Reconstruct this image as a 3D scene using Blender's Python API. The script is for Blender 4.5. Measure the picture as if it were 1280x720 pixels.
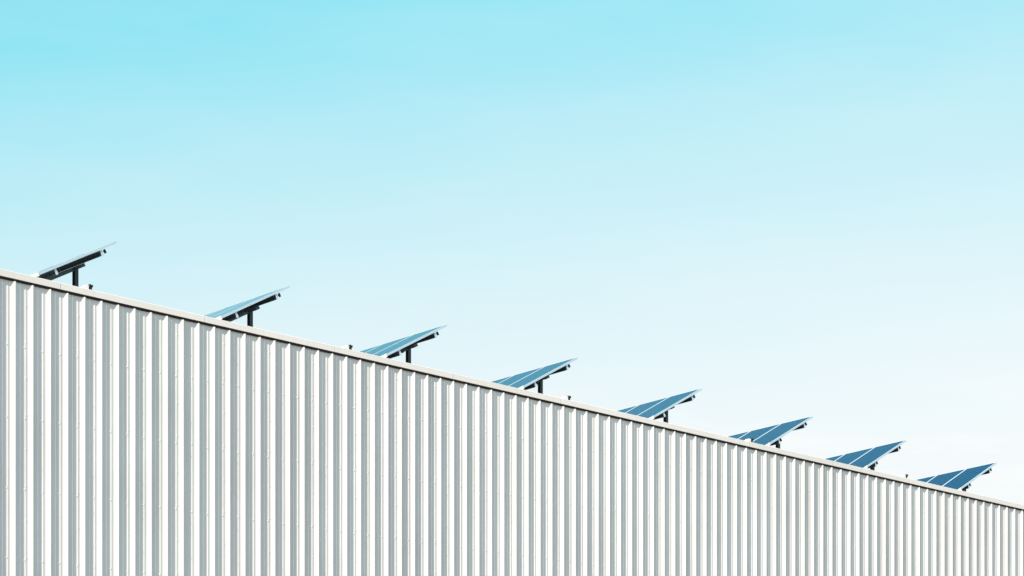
import bpy, bmesh, math, random
from mathutils import Vector, Matrix
random.seed(7)
for o in list(bpy.data.objects): bpy.data.objects.remove(o, do_unlink=True)
R = math.radians
scene = bpy.context.scene
COL = scene.collection

# ------------------------------------------------------------------ camera
# World axes: +X runs along the long wall, +Y away from the viewer, Z up. The viewer stands at x=0, y=0.
EYE = 1.6
cam_data = bpy.data.cameras.new('camera')
cam = bpy.data.objects.new('camera', cam_data); COL.objects.link(cam)
cam_data.sensor_width = 36.0
cam_data.lens = 91.4
cam_data.shift_y = 0.567
cam_data.clip_start = 0.1
cam_data.clip_end = 4000
cam.location = (0, 0, EYE)
cam.rotation_euler = (R(90), 0, R(42.326 - 90))
scene.camera = cam

# ------------------------------------------------------------------ sky, sun, exposure
SUN_AZ, SUN_EL = 10.0, 30.0          # degrees in front of the wall's plane (from -X), height
sd = Vector((-math.cos(R(SUN_AZ)) * math.cos(R(SUN_EL)), -math.sin(R(SUN_AZ)) * math.cos(R(SUN_EL)), math.sin(R(SUN_EL))))
world = bpy.data.worlds.new('World'); scene.world = world
world.use_nodes = True
wn = world.node_tree; wn.nodes.clear()
sky = wn.nodes.new('ShaderNodeTexSky'); sky.sky_type = 'NISHITA'; sky.sun_disc = False
sky.sun_elevation = R(SUN_EL)
sky.sun_rotation = math.atan2(sd.x, sd.y)
sky.air_density = 1.0; sky.dust_density = 1.0; sky.ozone_density = 1.0
bg = wn.nodes.new('ShaderNodeBackground'); bg.inputs['Strength'].default_value = 0.1
wo = wn.nodes.new('ShaderNodeOutputWorld')
EXPOSURE = 1.05
def wm(op, a, b=None):
    n = wn.nodes.new('ShaderNodeMath'); n.operation = op
    for i, v in enumerate((a, b)):
        if v is None: continue
        if isinstance(v, (int, float)): n.inputs[i].default_value = v
        else: wn.links.new(v, n.inputs[i])
    return n.outputs[0]
# pale, hazy summer sky: the physical sky run through a soft shoulder per channel
sep = wn.nodes.new('ShaderNodeSeparateColor'); wn.links.new(sky.outputs[0], sep.inputs[0])
comb = wn.nodes.new('ShaderNodeCombineColor')
K = 0.106
OUT = 10.0 / 2 ** EXPOSURE
xr, xg, xb = [wm('MULTIPLY', sep.outputs[i], K) for i in range(3)]
er_ = wm('MAXIMUM', wm('MULTIPLY', wm('SUBTRACT', xr, 0.171), 9.6), wm('MULTIPLY', xr, 1.6))
eg_ = wm('MAXIMUM', wm('MULTIPLY', wm('SUBTRACT', xg, 0.0745), 6.16), wm('MULTIPLY', xg, 3.2))
eb_ = wm('MULTIPLY', xb, 4.85)
# thin high cloud: a faint veil in long streaks
tcw = wn.nodes.new('ShaderNodeTexCoord')
mpw = wn.nodes.new('ShaderNodeMapping'); mpw.inputs['Scale'].default_value = (5.0, 5.0, 26.0)
wn.links.new(tcw.outputs['Generated'], mpw.inputs['Vector'])
nzw = wn.nodes.new('ShaderNodeTexNoise'); nzw.inputs['Scale'].default_value = 1.0; nzw.inputs['Detail'].default_value = 6.0
nzw.inputs['Roughness'].default_value = 0.55
wn.links.new(mpw.outputs[0], nzw.inputs['Vector'])
veil = wm('MULTIPLY', wm('MAXIMUM', wm('SUBTRACT', nzw.outputs['Fac'], 0.45), 0.0), 0.45)
# a few small wisps of cloud low down
mp2 = wn.nodes.new('ShaderNodeMapping'); mp2.inputs['Scale'].default_value = (9.0, 9.0, 60.0); mp2.inputs['Location'].default_value = (0.4, 0.0, 0.0)
wn.links.new(tcw.outputs['Generated'], mp2.inputs['Vector'])
nz2 = wn.nodes.new('ShaderNodeTexNoise'); nz2.inputs['Scale'].default_value = 1.0; nz2.inputs['Detail'].default_value = 7.0
wn.links.new(mp2.outputs[0], nz2.inputs['Vector'])
sepw = wn.nodes.new('ShaderNodeSeparateXYZ'); wn.links.new(tcw.outputs['Generated'], sepw.inputs[0])
low = wn.nodes.new('ShaderNodeMapRange'); low.inputs['From Min'].default_value = 0.19; low.inputs['From Max'].default_value = 0.12
wn.links.new(sepw.outputs[2], low.inputs['Value'])
wisp = wm('MULTIPLY', wm('MULTIPLY', wm('MAXIMUM', wm('SUBTRACT', nz2.outputs['Fac'], 0.50), 0.0), 12.0), low.outputs[0])
veil = wm('ADD', veil, wisp)
for i, e in enumerate((er_, eg_, eb_)):
    e2 = wm('ADD', e, veil)
    y = wm('SUBTRACT', 1.0, wm('EXPONENT', wm('MULTIPLY', e2, -1.0)))
    wn.links.new(wm('MULTIPLY', y, OUT), comb.inputs[i])
wn.links.new(comb.outputs[0], bg.inputs['Color'])
wn.links.new(bg.outputs[0], wo.inputs['Surface'])

sun_data = bpy.data.lights.new('sun', 'SUN'); sun_data.energy = 5.0; sun_data.angle = R(0.53)
sun_data.color = (1.0, 0.89, 0.77)
sun = bpy.data.objects.new('sun', sun_data); COL.objects.link(sun)
sun.location = (0, 0, 60)
sun.rotation_euler = sd.to_track_quat('Z', 'Y').to_euler()

scene.view_settings.view_transform = 'Standard'
scene.view_settings.look = 'None'
scene.view_settings.gamma = 1.0
scene.view_settings.exposure = EXPOSURE

# ------------------------------------------------------------------ materials
def new_mat(name):
    m = bpy.data.materials.new(name); m.use_nodes = True
    nt = m.node_tree
    return m, nt, nt.nodes['Principled BSDF']

def N(nt, t, **kw):
    n = nt.nodes.new(t)
    for k, v in kw.items(): setattr(n, k, v)
    return n

def simple(name, col, rough=0.5, metal=0.0, vary=0.12, scale=6.0):
    m, nt, p = new_mat(name)
    geo = N(nt, 'ShaderNodeNewGeometry')
    no = N(nt, 'ShaderNodeTexNoise'); no.inputs['Scale'].default_value = scale; no.inputs['Detail'].default_value = 4
    nt.links.new(geo.outputs['Position'], no.inputs['Vector'])
    mix = N(nt, 'ShaderNodeMix', data_type='RGBA')
    mix.inputs[6].default_value = tuple(c * (1 - vary) for c in col) + (1,)
    mix.inputs[7].default_value = tuple(min(1, c * (1 + vary)) for c in col) + (1,)
    nt.links.new(no.outputs['Fac'], mix.inputs[0])
    nt.links.new(mix.outputs[2], p.inputs['Base Color'])
    p.inputs['Roughness'].default_value = rough
    p.inputs['Metallic'].default_value = metal
    return m

def painted_sheet(name, col, rough, streak=0.07, bump=0.0):
    """coil-coated steel: faint vertical dirt runs and patches, very slight waviness"""
    m, nt, p = new_mat(name)
    geo = N(nt, 'ShaderNodeNewGeometry')
    mp = N(nt, 'ShaderNodeMapping'); mp.inputs['Scale'].default_value = (9, 9, 0.35)
    nt.links.new(geo.outputs['Position'], mp.inputs['Vector'])
    n1 = N(nt, 'ShaderNodeTexNoise'); n1.inputs['Scale'].default_value = 1.0; n1.inputs['Detail'].default_value = 5
    nt.links.new(mp.outputs[0], n1.inputs['Vector'])
    n2 = N(nt, 'ShaderNodeTexNoise'); n2.inputs['Scale'].default_value = 0.7; n2.inputs['Detail'].default_value = 3
    nt.links.new(geo.outputs['Position'], n2.inputs['Vector'])
    add = N(nt, 'ShaderNodeMath', operation='ADD')
    nt.links.new(n1.outputs['Fac'], add.inputs[0]); nt.links.new(n2.outputs['Fac'], add.inputs[1])
    mr = N(nt, 'ShaderNodeMapRange'); mr.inputs['From Min'].default_value = 0.75; mr.inputs['From Max'].default_value = 1.3
    nt.links.new(add.outputs[0], mr.inputs['Value'])
    mix = N(nt, 'ShaderNodeMix', data_type='RGBA')
    mix.inputs[6].default_value = tuple(col) + (1,)
    mix.inputs[7].default_value = tuple(c * (1 - streak * k) for c, k in zip(col, (1.0, 1.05, 1.15))) + (1,)
    nt.links.new(mr.outputs[0], mix.inputs[0])
    oi = N(nt, 'ShaderNodeObjectInfo')
    tone = N(nt, 'ShaderNodeMapRange'); tone.inputs['To Min'].default_value = 0.95; tone.inputs['To Max'].default_value = 1.02
    nt.links.new(oi.outputs['Random'], tone.inputs['Value'])
    sc_ = N(nt, 'ShaderNodeVectorMath', operation='SCALE')
    nt.links.new(mix.outputs[2], sc_.inputs[0]); nt.links.new(tone.outputs[0], sc_.inputs['Scale'])
    nt.links.new(sc_.outputs[0], p.inputs['Base Color'])
    p.inputs['Roughness'].default_value = rough
    p.inputs['Specular IOR Level'].default_value = 0.4
    if bump:
        n3 = N(nt, 'ShaderNodeTexNoise'); n3.inputs['Scale'].default_value = 2.2; n3.inputs['Detail'].default_value = 2
        nt.links.new(geo.outputs['Position'], n3.inputs['Vector'])
        b = N(nt, 'ShaderNodeBump'); b.inputs['Strength'].default_value = 1.0; b.inputs['Distance'].default_value = bump
        nt.links.new(n3.outputs['Fac'], b.inputs['Height'])
        nt.links.new(b.outputs[0], p.inputs['Normal'])
    return m

M_CLAD = painted_sheet('white_cladding_paint', (0.81, 0.785, 0.745), 0.45, 0.09, 0.004)
M_CAP = painted_sheet('white_coping_paint', (0.89, 0.835, 0.775), 0.5, 0.05)
M_SHADOW = simple('dark_shadow_line', (0.014, 0.009, 0.007), 0.9)  # shade below the coping put into the colour
M_CORE = simple('grey_wall_core', (0.25, 0.25, 0.25), 0.9)
M_ROOF = simple('grey_roof_sheet', (0.22, 0.22, 0.22), 0.6)
M_GROUND = simple('pale_concrete_yard', (0.18, 0.172, 0.163), 0.9, vary=0.2, scale=0.8)
M_SCREW = simple('white_screw_head', (0.80, 0.80, 0.80), 0.3, 0.1)
M_ALU = simple('anodised_aluminium', (0.53, 0.64, 0.69), 0.4, 0.3, vary=0.05)
M_STEEL = simple('dark_galvanised_steel', (0.065, 0.095, 0.11), 0.55, 0.3, vary=0.2)
M_POST = simple('dark_painted_post', (0.018, 0.026, 0.034), 0.5, 0.0)
M_BACK = simple('module_back_sheet', (0.10, 0.11, 0.12), 0.7)
M_BLACK = simple('black_rubber', (0.008, 0.009, 0.01), 0.6)
M_WHITE = simple('white_plastic', (0.80, 0.80, 0.78), 0.4, vary=0.03)

def cell_material(L, W):
    m, nt, p = new_mat('blue_solar_cells')
    tc = N(nt, 'ShaderNodeTexCoord'); sp = N(nt, 'ShaderNodeSeparateXYZ')
    nt.links.new(tc.outputs['Object'], sp.inputs[0])
    def line(out, size, width):
        d = N(nt, 'ShaderNodeMath', operation='DIVIDE'); d.inputs[1].default_value = size
        nt.links.new(out, d.inputs[0])
        fr = N(nt, 'ShaderNodeMath', operation='FRACT'); nt.links.new(d.outputs[0], fr.inputs[0])
        s = N(nt, 'ShaderNodeMath', operation='SUBTRACT'); s.inputs[1].default_value = 0.5
        nt.links.new(fr.outputs[0], s.inputs[0])
        a = N(nt, 'ShaderNodeMath', operation='ABSOLUTE'); nt.links.new(s.outputs[0], a.inputs[0])
        g = N(nt, 'ShaderNodeMath', operation='GREATER_THAN'); g.inputs[1].default_value = 0.5 - width / size / 2
        nt.links.new(a.outputs[0], g.inputs[0])
        return g.outputs[0]
    l1 = line(sp.outputs[0], L / 12, 0.010); l2 = line(sp.outputs[1], W / 6, 0.014)
    mx = N(nt, 'ShaderNodeMath', operation='MAXIMUM'); nt.links.new(l1, mx.inputs[0]); nt.links.new(l2, mx.inputs[1])
    no = N(nt, 'ShaderNodeTexNoise'); no.inputs['Scale'].default_value = 3.0
    nt.links.new(tc.outputs['Object'], no.inputs['Vector'])
    cm = N(nt, 'ShaderNodeMix', data_type='RGBA')
    cm.inputs[6].default_value = (0.0001, 0.007, 0.030, 1); cm.inputs[7].default_value = (0.0001, 0.010, 0.040, 1)
    nt.links.new(no.outputs['Fac'], cm.inputs[0])
    lm = N(nt, 'ShaderNodeMix', data_type='RGBA'); lm.inputs[7].default_value = (0.02, 0.16, 0.29, 1)
    nt.links.new(mx.outputs[0], lm.inputs[0]); nt.links.new(cm.outputs[2], lm.inputs[6])
    nt.links.new(lm.outputs[2], p.inputs['Base Color'])
    p.inputs['Roughness'].default_value = 0.06
    p.inputs['IOR'].default_value = 1.13
    p.inputs['Specular Tint'].default_value = (0.1, 0.7, 1.0, 1)   # blue anti-reflective coating
    return m

# ------------------------------------------------------------------ helpers
def box(bm, lo, hi, mat=0, frame=None):
    """axis-aligned box, or in a frame (origin, ex, ey, ez)"""
    vs = []
    for z in (lo[2], hi[2]):
        for y in (lo[1], hi[1]):
            for x in (lo[0], hi[0]):
                p = Vector((x, y, z))
                if frame: p = frame[0] + frame[1] * x + frame[2] * y + frame[3] * z
                vs.append(bm.verts.new(p))
    for f in ((0, 2, 3, 1), (4, 5, 7, 6), (0, 1, 5, 4), (2, 6, 7, 3), (0, 4, 6, 2), (1, 3, 7, 5)):
        fc = bm.faces.new([vs[i] for i in f]); fc.material_index = mat

def extrude_profile(bm, pts, ax, ay, direction, length, origin=Vector((0, 0, 0)), mat=0):
    """closed 2D outline swept along direction"""
    a = [bm.verts.new(origin + ax * p[0] + ay * p[1]) for p in pts]
    b = [bm.verts.new(v.co + direction * length) for v in a]
    n = len(pts)
    for i in range(n):
        f = bm.faces.new((a[i], a[(i + 1) % n], b[(i + 1) % n], b[i])); f.material_index = mat
    bm.faces.new(a[::-1]).material_index = mat; bm.faces.new(b).material_index = mat

def mesh(name, bm, mats):
    bmesh.ops.recalc_face_normals(bm, faces=bm.faces)
    me = bpy.data.meshes.new(name); bm.to_mesh(me); bm.free()
    for m in (mats if isinstance(mats, (list, tuple)) else [mats]): me.materials.append(m)
    return me

def obj(name, me, parent=None, loc=(0, 0, 0)):
    o = bpy.data.objects.new(name, me); COL.objects.link(o); o.location = loc
    if parent: o.parent = parent
    return o

def thing(name, label, cat, loc=(0, 0, 0), group=None):
    o = bpy.data.objects.new(name, None); COL.objects.link(o); o.location = loc
    o.empty_display_size = 0.3
    o['label'] = label; o['category'] = cat
    if group: o['group'] = group
    return o

def copy_tree(o, parent=None):
    c = o.copy(); COL.objects.link(c); c.parent = parent
    for ch in list(o.children): copy_tree(ch, c)
    return c

# ------------------------------------------------------------------ ground
bm = bmesh.new(); S = 1500
g = [bm.verts.new(p) for p in ((-S, -S, 0), (S, -S, 0), (S, S, 0), (-S, S, 0))]; bm.faces.new(g)
ground = obj('ground', mesh('ground', bm, M_GROUND)); ground['kind'] = 'structure'

# ------------------------------------------------------------------ warehouse
WY = 32.0                      # plane of the rib crests
PITCH = 0.33124                # rib to rib
RIB = 0.030                    # rib depth
U0 = 23.9999 - PITCH * 29      # right edge of a crest, left end of the wall
NSHEET = 50                    # sheets of three ribs
U1 = U0 + NSHEET * 3 * PITCH
FALL = 0.01842                 # eaves fall along the wall
DIP = math.tan(R(4.5))         # roof falls away from the wall
def z_eave(u): return EYE + 8.915 - (u - 23.71) * FALL      # lower edge of the coping
CAP_H = 0.100
DEPTH = 22.0

house = thing('warehouse', 'white ribbed metal warehouse wall with sloping pale coping along its top', 'building', ((U0 + U1) / 2, WY + DEPTH / 2, 0))
HL = house.location.copy()
def hobj(name, bm, mats, parent=house):
    me = mesh(name, bm, mats); o = bpy.data.objects.new(name, me); COL.objects.link(o)
    o.parent = parent
    o.matrix_parent_inverse = Matrix.Translation(-HL) if parent is house else Matrix.Identity(4)
    return o

# core of the walls and the roof
bm = bmesh.new()
yb = WY + RIB + 0.012
def wall_solid(bm, u0, u1, y0, y1, drop=0.0):
    zt = lambda u, y: z_eave(u) + 0.02 - (y - WY) * DIP - drop
    v = []
    for z in (0, 1):
        for (u, y) in ((u0, y0), (u1, y0), (u1, y1), (u0, y1)):
            v.append(bm.verts.new((u, y, zt(u, y) if z else 0.0)))
    for f in ((0, 1, 2, 3), (7, 6, 5, 4), (0, 4, 5, 1), (1, 5, 6, 2), (2, 6, 7, 3), (3, 7, 4, 0)): bm.faces.new([v[i] for i in f])
wall_solid(bm, U0, U1, yb, yb + 0.18)
front = hobj('front_wall', bm, M_CORE)
for nm, a in (('side_wall', (U0, U0 + 0.2, yb + 0.182, WY + DEPTH)), ('side_wall', (U1 - 0.2, U1, yb + 0.182, WY + DEPTH)),
              ('rear_wall', (U0 + 0.202, U1 - 0.202, WY + DEPTH - 0.2, WY + DEPTH))):
    bm = bmesh.new(); wall_solid(bm, *a); hobj(nm, bm, M_CLAD)
bm = bmesh.new()
v = []
for dz in (0.025, 0.075):
    for (u, y) in ((U0 - 0.02, WY + 0.06), (U1 + 0.02, WY + 0.06), (U1 + 0.02, WY + DEPTH + 0.2), (U0 - 0.02, WY + DEPTH + 0.2)):
        v.append(bm.verts.new((u, y, z_eave(u) + dz - (y - WY) * DIP)))
for f in ((0, 3, 2, 1), (4, 5, 6, 7), (0, 1, 5, 4), (1, 2, 6, 5), (2, 3, 7, 6), (3, 0, 4, 7)): bm.faces.new([v[i] for i in f])
roof = hobj('roof', bm, M_ROOF)
def z_roof(u, y): return z_eave(u) + 0.075 - (y - WY) * DIP

# ribbed cladding: one period, from the right edge of a crest (fraction of pitch, fraction of depth)
PROFILE = [(0.0, 0.97), (0.012, 0.90), (0.115, 0.06), (0.14, 0.0),
           (0.258, 0.0), (0.279, 0.44), (0.288, 0.44), (0.312, 0.0),
           (0.570, 0.0), (0.588, 0.08), (0.612, 0.08), (0.700, 0.0),
           (0.720, 0.0), (0.760, 0.025), (0.80, 0.12), (0.84, 0.33), (0.88, 0.60), (0.92, 0.84), (0.95, 0.95), (0.985, 1.0)]
TOPGAP = 0.034
def sheet_mesh(k):
    bm = bmesh.new()
    u0 = U0 + k * 3 * PITCH + 0.0008
    rows = []
    pts = []
    for r in range(3):
        for (a, d) in PROFILE: pts.append((u0 + (r + a) * PITCH, d))
    pts.append((u0 + 3 * PITCH - 0.0016, 0.97))
    dz = random.uniform(-0.003, 0.0)
    dy = random.uniform(-0.0006, 0.0006)
    lo = [bm.verts.new((u, WY + RIB * (1 - d) + dy, 0.02)) for u, d in pts]
    hi = [bm.verts.new((u, WY + RIB * (1 - d) + dy, z_eave(u) - TOPGAP + dz)) for u, d in pts]
    for i in range(len(pts) - 1): bm.faces.new((lo[i], lo[i + 1], hi[i + 1], hi[i]))
    me = bpy.data.meshes.new('cladding_sheet'); bm.to_mesh(me); bm.free(); me.materials.append(M_CLAD)
    return me
for k in range(NSHEET):
    o = bpy.data.objects.new('cladding_sheet', sheet_mesh(k)); COL.objects.link(o); o.parent = front

# added dark strip that draws the shadow line under the coping
bm = bmesh.new()
v = []
for u in (U0, U1):
    ze = z_eave(u)
    for (y, z) in ((WY + 0.004, ze - TOPGAP - 0.004), (yb - 0.003, ze - TOPGAP - 0.004), (yb - 0.003, ze + 0.012), (WY + 0.004, ze + 0.012)):
        v.append(bm.verts.new((u, y, z)))
for i in range(4): bm.faces.new((v[i], v[(i + 1) % 4], v[4 + (i + 1) % 4], v[4 + i]))
bm.faces.new(v[3::-1]); bm.faces.new(v[4:])
hobj('shadow_strip', bm, M_SHADOW)

# coping: folded pieces with a visible butt joint
JOINT = 2.9086
u = 24.8413 - 3 * JOINT
capk = 0
FACE = WY - 0.007
prof = [(FACE, 0.0), (FACE + 0.012, -0.003), (FACE + 0.012, 0.004), (FACE + 0.003, 0.006), (FACE + 0.003, CAP_H - 0.004), (WY + 0.34, CAP_H - 0.034),
        (WY + 0.34, CAP_H - 0.031), (FACE + 0.004, CAP_H), (FACE, CAP_H - 0.004)]
while u < U1:
    a, b = max(u + 0.004, U0 - 0.02), min(u + JOINT - 0.004, U1 + 0.02)
    if b > a:
        bm = bmesh.new()
        jy = random.uniform(-0.0008, 0.0008)
        la = [bm.verts.new((a, y + jy, z_eave(a) + z)) for y, z in prof]
        lb = [bm.verts.new((b, y + jy, z_eave(b) + z)) for y, z in prof]
        n = len(prof)
        for i in range(n): bm.faces.new((la[i], la[(i + 1) % n], lb[(i + 1) % n], lb[i]))
        bm.faces.new(la[::-1]); bm.faces.new(lb)
        hobj('coping_piece', bm, M_CAP)
    u += JOINT

# screws: wall rows at every girt beside each rib, stitch screws up the lap ribs (too small to pick apart)
bm = bmesh.new()
def screw(u, y, z, r=0.009):
    ring = [bm.verts.new((u + r * math.cos(a), y, z + r * math.sin(a))) for a in [i * math.pi / 3 for i in range(6)]]
    top = [bm.verts.new((u + 0.6 * r * math.cos(a), y - 0.0055, z + 0.6 * r * math.sin(a))) for a in [i * math.pi / 3 for i in range(6)]]
    for i in range(6): bm.faces.new((ring[i], ring[(i + 1) % 6], top[(i + 1) % 6], top[i]))
    bm.faces.new(top)
nr = NSHEET * 3
for k in range(nr):
    ub = U0 + k * PITCH
    for j in range(8):
        z = EYE + 6.83 - 1.073 * (j - 1)
        if z > z_eave(ub) - 0.25 or z < 0.3: continue
        screw(ub + 0.545 * PITCH + random.uniform(-0.004, 0.004), WY + RIB - 0.0015, z + random.uniform(-0.012, 0.012))
    if (k + 1) % 3 == 0:
        z = EYE + 0.2
        while z < z_eave(ub) - 0.2:
            screw(ub + 0.965 * PITCH, WY - 0.0015, z + random.uniform(-0.02, 0.02), 0.006)
            screw(ub + 0.608 * PITCH, WY + RIB * 0.85, z + 0.16 + random.uniform(-0.02, 0.02), 0.005)
            z += 0.546
sc = hobj('fastener_screws', bm, M_SCREW); sc['kind'] = 'stuff'

# ------------------------------------------------------------------ solar racks
TILT, ML, MW, MT = R(26.4), 2.05, 0.86, 0.040
TD = math.tan(R(4.1))
er = Vector((TD * math.tan(TILT), 1, -TD)).normalized()           # along the rack, away from the wall
es = Vector((math.cos(TILT), 0, math.sin(TILT)));    # up the slope
en = es.cross(er).normalized()                                   # out of the glass
ROT = Matrix((es, er, en)).transposed()
M_CELL = cell_material(ML - 0.05, MW - 0.05)
TIPY = 34.0
POST_DY = 0.785
# near top corner of each rack (along wall, height above eye)
TIPS = [(27.546, 10.442), (31.467, 10.354), (35.490, 10.288), (39.265, 10.217), (43.275, 10.142), (47.254, 10.071), (50.963, 9.990), (54.913, 9.924)]
NMOD = 4

def make_rack():
    u, zt = TIPS[0]
    tip = Vector((u, TIPY, EYE + zt))
    pu, py = u - 0.25, TIPY + POST_DY
    base = Vector((pu, py, z_roof(pu, py)))
    root = thing('solar_rack', '', 'solar rack', base, 'solar racks along the roof edge')
    T = tip - base                                    # near top corner, local
    def P(s, r, n): return T - es * s + er * r + en * n     # s down the slope from the high edge
    fr = (T, -es, er, en)
    def part(name, bm, mats, parent=root): return obj(name, mesh(name, bm, mats), parent)
    # modules
    cells_me = frame_me = None
    for k in range(NMOD):
        o = T - es * ML + er * (k * (MW + 0.014))
        if cells_me is None:
            bm = bmesh.new(); box(bm, (0.025, 0.025, -0.008), (ML - 0.025, MW - 0.025, -0.003), 0)
            for f in bm.faces:
                if f.calc_center_median().z < -0.007: f.material_index = 1
            # shift so that the cell grid starts at the object origin
            bmesh.ops.translate(bm, verts=bm.verts, vec=(-0.025, -0.025, 0))
            cells_me = mesh('module', bm, [M_CELL, M_BACK])
            bm = bmesh.new()
            w = 0.018
            for lo, hi in (((0, 0, -MT), (ML, w, 0)), ((0, MW - w, -MT), (ML, MW, 0)), ((0, w + .0005, -MT), (w, MW - w - .0005, 0)), ((ML - w, w + .0005, -MT), (ML, MW - w - .0005, 0))):
                box(bm, (lo[0] - 0.025, lo[1] - 0.025, lo[2]), (hi[0] - 0.025, hi[1] - 0.025, hi[2]))
            frame_me = mesh('module_frame', bm, M_ALU)
        m = obj('module', cells_me, root)
        m.matrix_local = Matrix.Translation(o + es * 0.025 + er * 0.025) @ ROT.to_4x4()
        obj('module_frame', frame_me, m)
    RL = NMOD * (MW + 0.014)
    # two purlins under the modules (open C section), running along the rack
    for s in (0.35, 1.40):
        bm = bmesh.new()
        h, w, t = 0.092, 0.07, 0.008
        n1 = -MT - 0.004
        pr = [(0, n1), (w, n1), (w, n1 - 0.02), (w - t, n1 - 0.02), (w - t, n1 - t), (t, n1 - t), (t, n1 - h + t), (w - t, n1 - h + t), (w - t, n1 - h + 0.02), (w, n1 - h + 0.02), (w, n1 - h), (0, n1 - h)]
        extrude_profile(bm, [(-(s) - a, b) for a, b in pr], es, en, er, RL - 0.05, T + er * 0.02)
        p = part('purlin', bm, M_STEEL)
        bm = bmesh.new()
        box(bm, (s - 0.004, 0.012, n1 - h - 0.004), (s + 0.042, 0.019, n1 + 0.0), 0, fr)
        part('end_plate', bm, M_ALU, p)
        bm = bmesh.new()
        box(bm, (s - 0.085, 0.02, n1 - 0.075), (s - 0.055, 0.05, n1 - 0.008), 0, fr)
        box(bm, (s - 0.0545, 0.03, n1 - 0.045), (s - 0.005, 0.04, n1 - 0.035), 0, fr)
        part('clamp', bm, M_BLACK, p)
    # slotted beam under the upper purlin, carried by the posts
    s0, n0 = 0.33, -MT - 0.004 - 0.092 - 0.003
    bm = bmesh.new()
    box(bm, (s0, 0.58, n0 - 0.055), (s0 + 0.10, RL - 0.2, n0), 0, fr)
    beam = part('beam', bm, M_STEEL)
    bm = bmesh.new()
    k = 0.62
    while k < RL - 0.3:
        box(bm, (s0 - 0.004, k, n0 - 0.042), (s0 - 0.0005, k + 0.05, n0 - 0.014), 0, fr)
        k += 0.10
    part('slots', bm, M_BLACK, beam)['kind'] = 'stuff'
    # rear posts (tall) and front legs (short)
    for r in (POST_DY, RL - 0.5):
        top = P(s0 + 0.05, r, n0 - 0.02)
        cx, cy = top.x, top.y
        zb = z_roof(base.x + cx, base.y + cy) - base.z
        bm = bmesh.new()
        hw = 0.037
        pr = [(-hw, -hw), (hw, -hw), (hw, -hw + .012), (.008, -hw + .012), (.008, hw - .012), (hw, hw - .012), (hw, hw), (-hw, hw), (-hw, hw - .012), (-.008, hw - .012), (-.008, -hw + .012), (-hw, -hw + .012)]
        extrude_profile(bm, pr, Vector((1, 0, 0)), Vector((0, 1, 0)), Vector((0, 0, 1)), top.z - zb, Vector((cx, cy, zb)))
        ps = part('post', bm, M_POST)
        bm = bmesh.new(); box(bm, (cx - 0.1, cy - 0.1, zb), (cx + 0.1, cy + 0.1, zb + 0.012))
        part('base_plate', bm, M_STEEL, ps)
        low = P(1.40 + 0.035, r, -MT - 0.004 - 0.094)
        zl = z_roof(base.x + low.x, base.y + low.y) - base.z
        bm = bmesh.new(); box(bm, (low.x - 0.04, low.y - 0.04, zl), (low.x + 0.04, low.y + 0.04, low.z))
        part('front_leg', bm, M_POST)
        # brace between the legs, under the slope
        bm = bmesh.new(); box(bm, (0.45, r - 0.03, -MT - 0.16), (1.40, r + 0.03, -MT - 0.11), 0, fr)
        part('rafter', bm, M_STEEL)
    # thin pale strip over the low end of the near frame
    bm = bmesh.new(); box(bm, (ML - 0.26, -0.012, -MT - 0.012), (ML + 0.01, -0.002, 0.012), 0, fr)
    part('pale_end_strip', bm, M_WHITE)
    return root, base
rack, b0 = make_rack()
LABELS = ['leftmost solar rack, its dark underside and steel beam showing above the coping',
          'second solar rack from the left, seen almost edge on with pale glass',
          'third solar rack from the left, pale blue glass turned towards the sky',
          'fourth solar rack from the left, light blue gridded panels on a dark post',
          'fifth solar rack from the left, mid blue gridded panels over short post',
          'sixth solar rack from the left, blue panels partly behind a small black-ended fitting',
          'seventh solar rack from the left, deep blue panels next to the last one',
          'rightmost and smallest looking solar rack, with the darkest blue panels']
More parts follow.
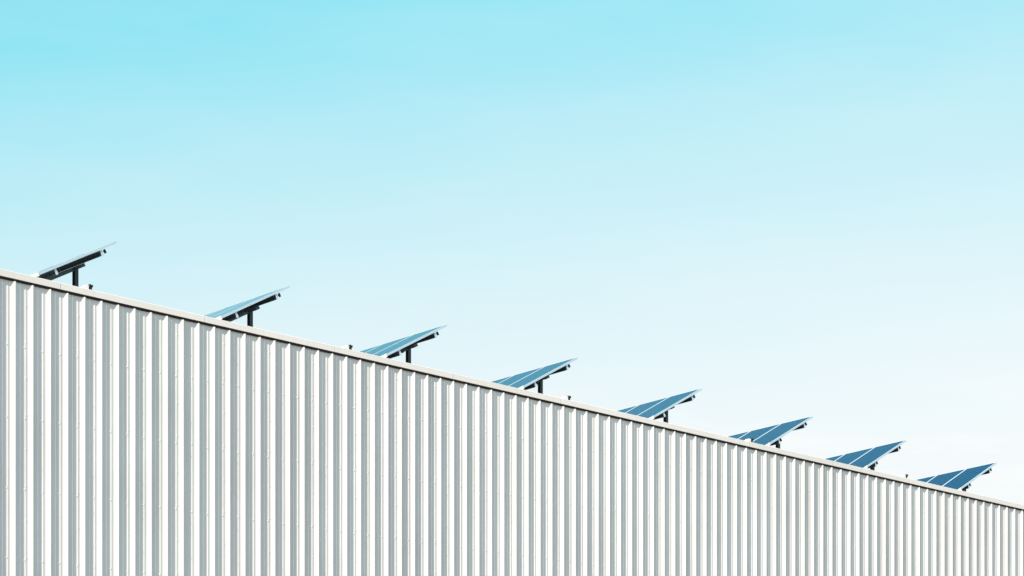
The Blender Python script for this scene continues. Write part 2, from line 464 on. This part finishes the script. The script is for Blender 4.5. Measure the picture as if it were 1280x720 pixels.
for i, (u, zt) in enumerate(TIPS):
    r = rack if i == 0 else copy_tree(rack)
    r.location = b0 + Vector((u - TIPS[0][0], 0, zt - TIPS[0][1]))
    r.rotation_euler = (R(random.uniform(-0.25, 0.25)), R(random.uniform(-0.3, 0.3)), R(random.uniform(-0.4, 0.4)))
    r['label'] = LABELS[i]

# ------------------------------------------------------------------ small white fittings behind the coping
FY = 32.75
FIT = [(25.96, 'white roof fitting with black end beside the leftmost rack\'s post'),
       (31.69, 'white roof fitting with black end just left of the third rack'),
       (37.51, 'white roof fitting with black end between the fourth and fifth racks'),
       (43.29, 'white roof fitting with black end in front of the sixth rack\'s panels'),
       (49.02, 'roof fitting with small black end between the last two racks')]
def make_fitting():
    root = thing('roof_fitting', '', 'roof fitting', (0, 0, 0), 'white roof fittings behind the coping')
    bm = bmesh.new()
    # tapering white housing that rises to its black end; local x to the right
    pts = [(-0.36, 0.13), (-0.02, 0.245), (-0.02, 0.355), (-0.05, 0.357), (-0.36, 0.16)]
    extrude_profile(bm, pts, Vector((1, 0, 0)), Vector((0, 0, 1)), Vector((0, 1, 0)), 0.11, Vector((0, -0.055, 0)))
    obj('housing', mesh('housing', bm, M_WHITE), root)
    bm = bmesh.new()
    box(bm, (-0.0195, -0.05, 0.255), (0.05, 0.05, 0.368)); box(bm, (-0.01, -0.075, 0.335), (0.015, -0.0505, 0.372)); box(bm, (0.03, -0.075, 0.33), (0.05, -0.0505, 0.365))
    obj('end_cap', mesh('end_cap', bm, M_BLACK), root)
    bm = bmesh.new()
    for x in (-0.09, 0.055):
        box(bm, (x, -0.07, 0.24), (x + 0.03, -0.03, 0.27))
    box(bm, (-0.11, -0.02, 0.0), (-0.07, 0.02, 0.235)); box(bm, (-0.16, -0.07, 0.0), (-0.02, 0.07, 0.012))
    obj('bracket', mesh('bracket', bm, M_BLACK), root)
    return root
fit = make_fitting()
for i, (u, lab) in enumerate(FIT):
    r = fit if i == 0 else copy_tree(fit)
    r.location = (u, FY, z_roof(u, FY) - 0.0); r['label'] = lab
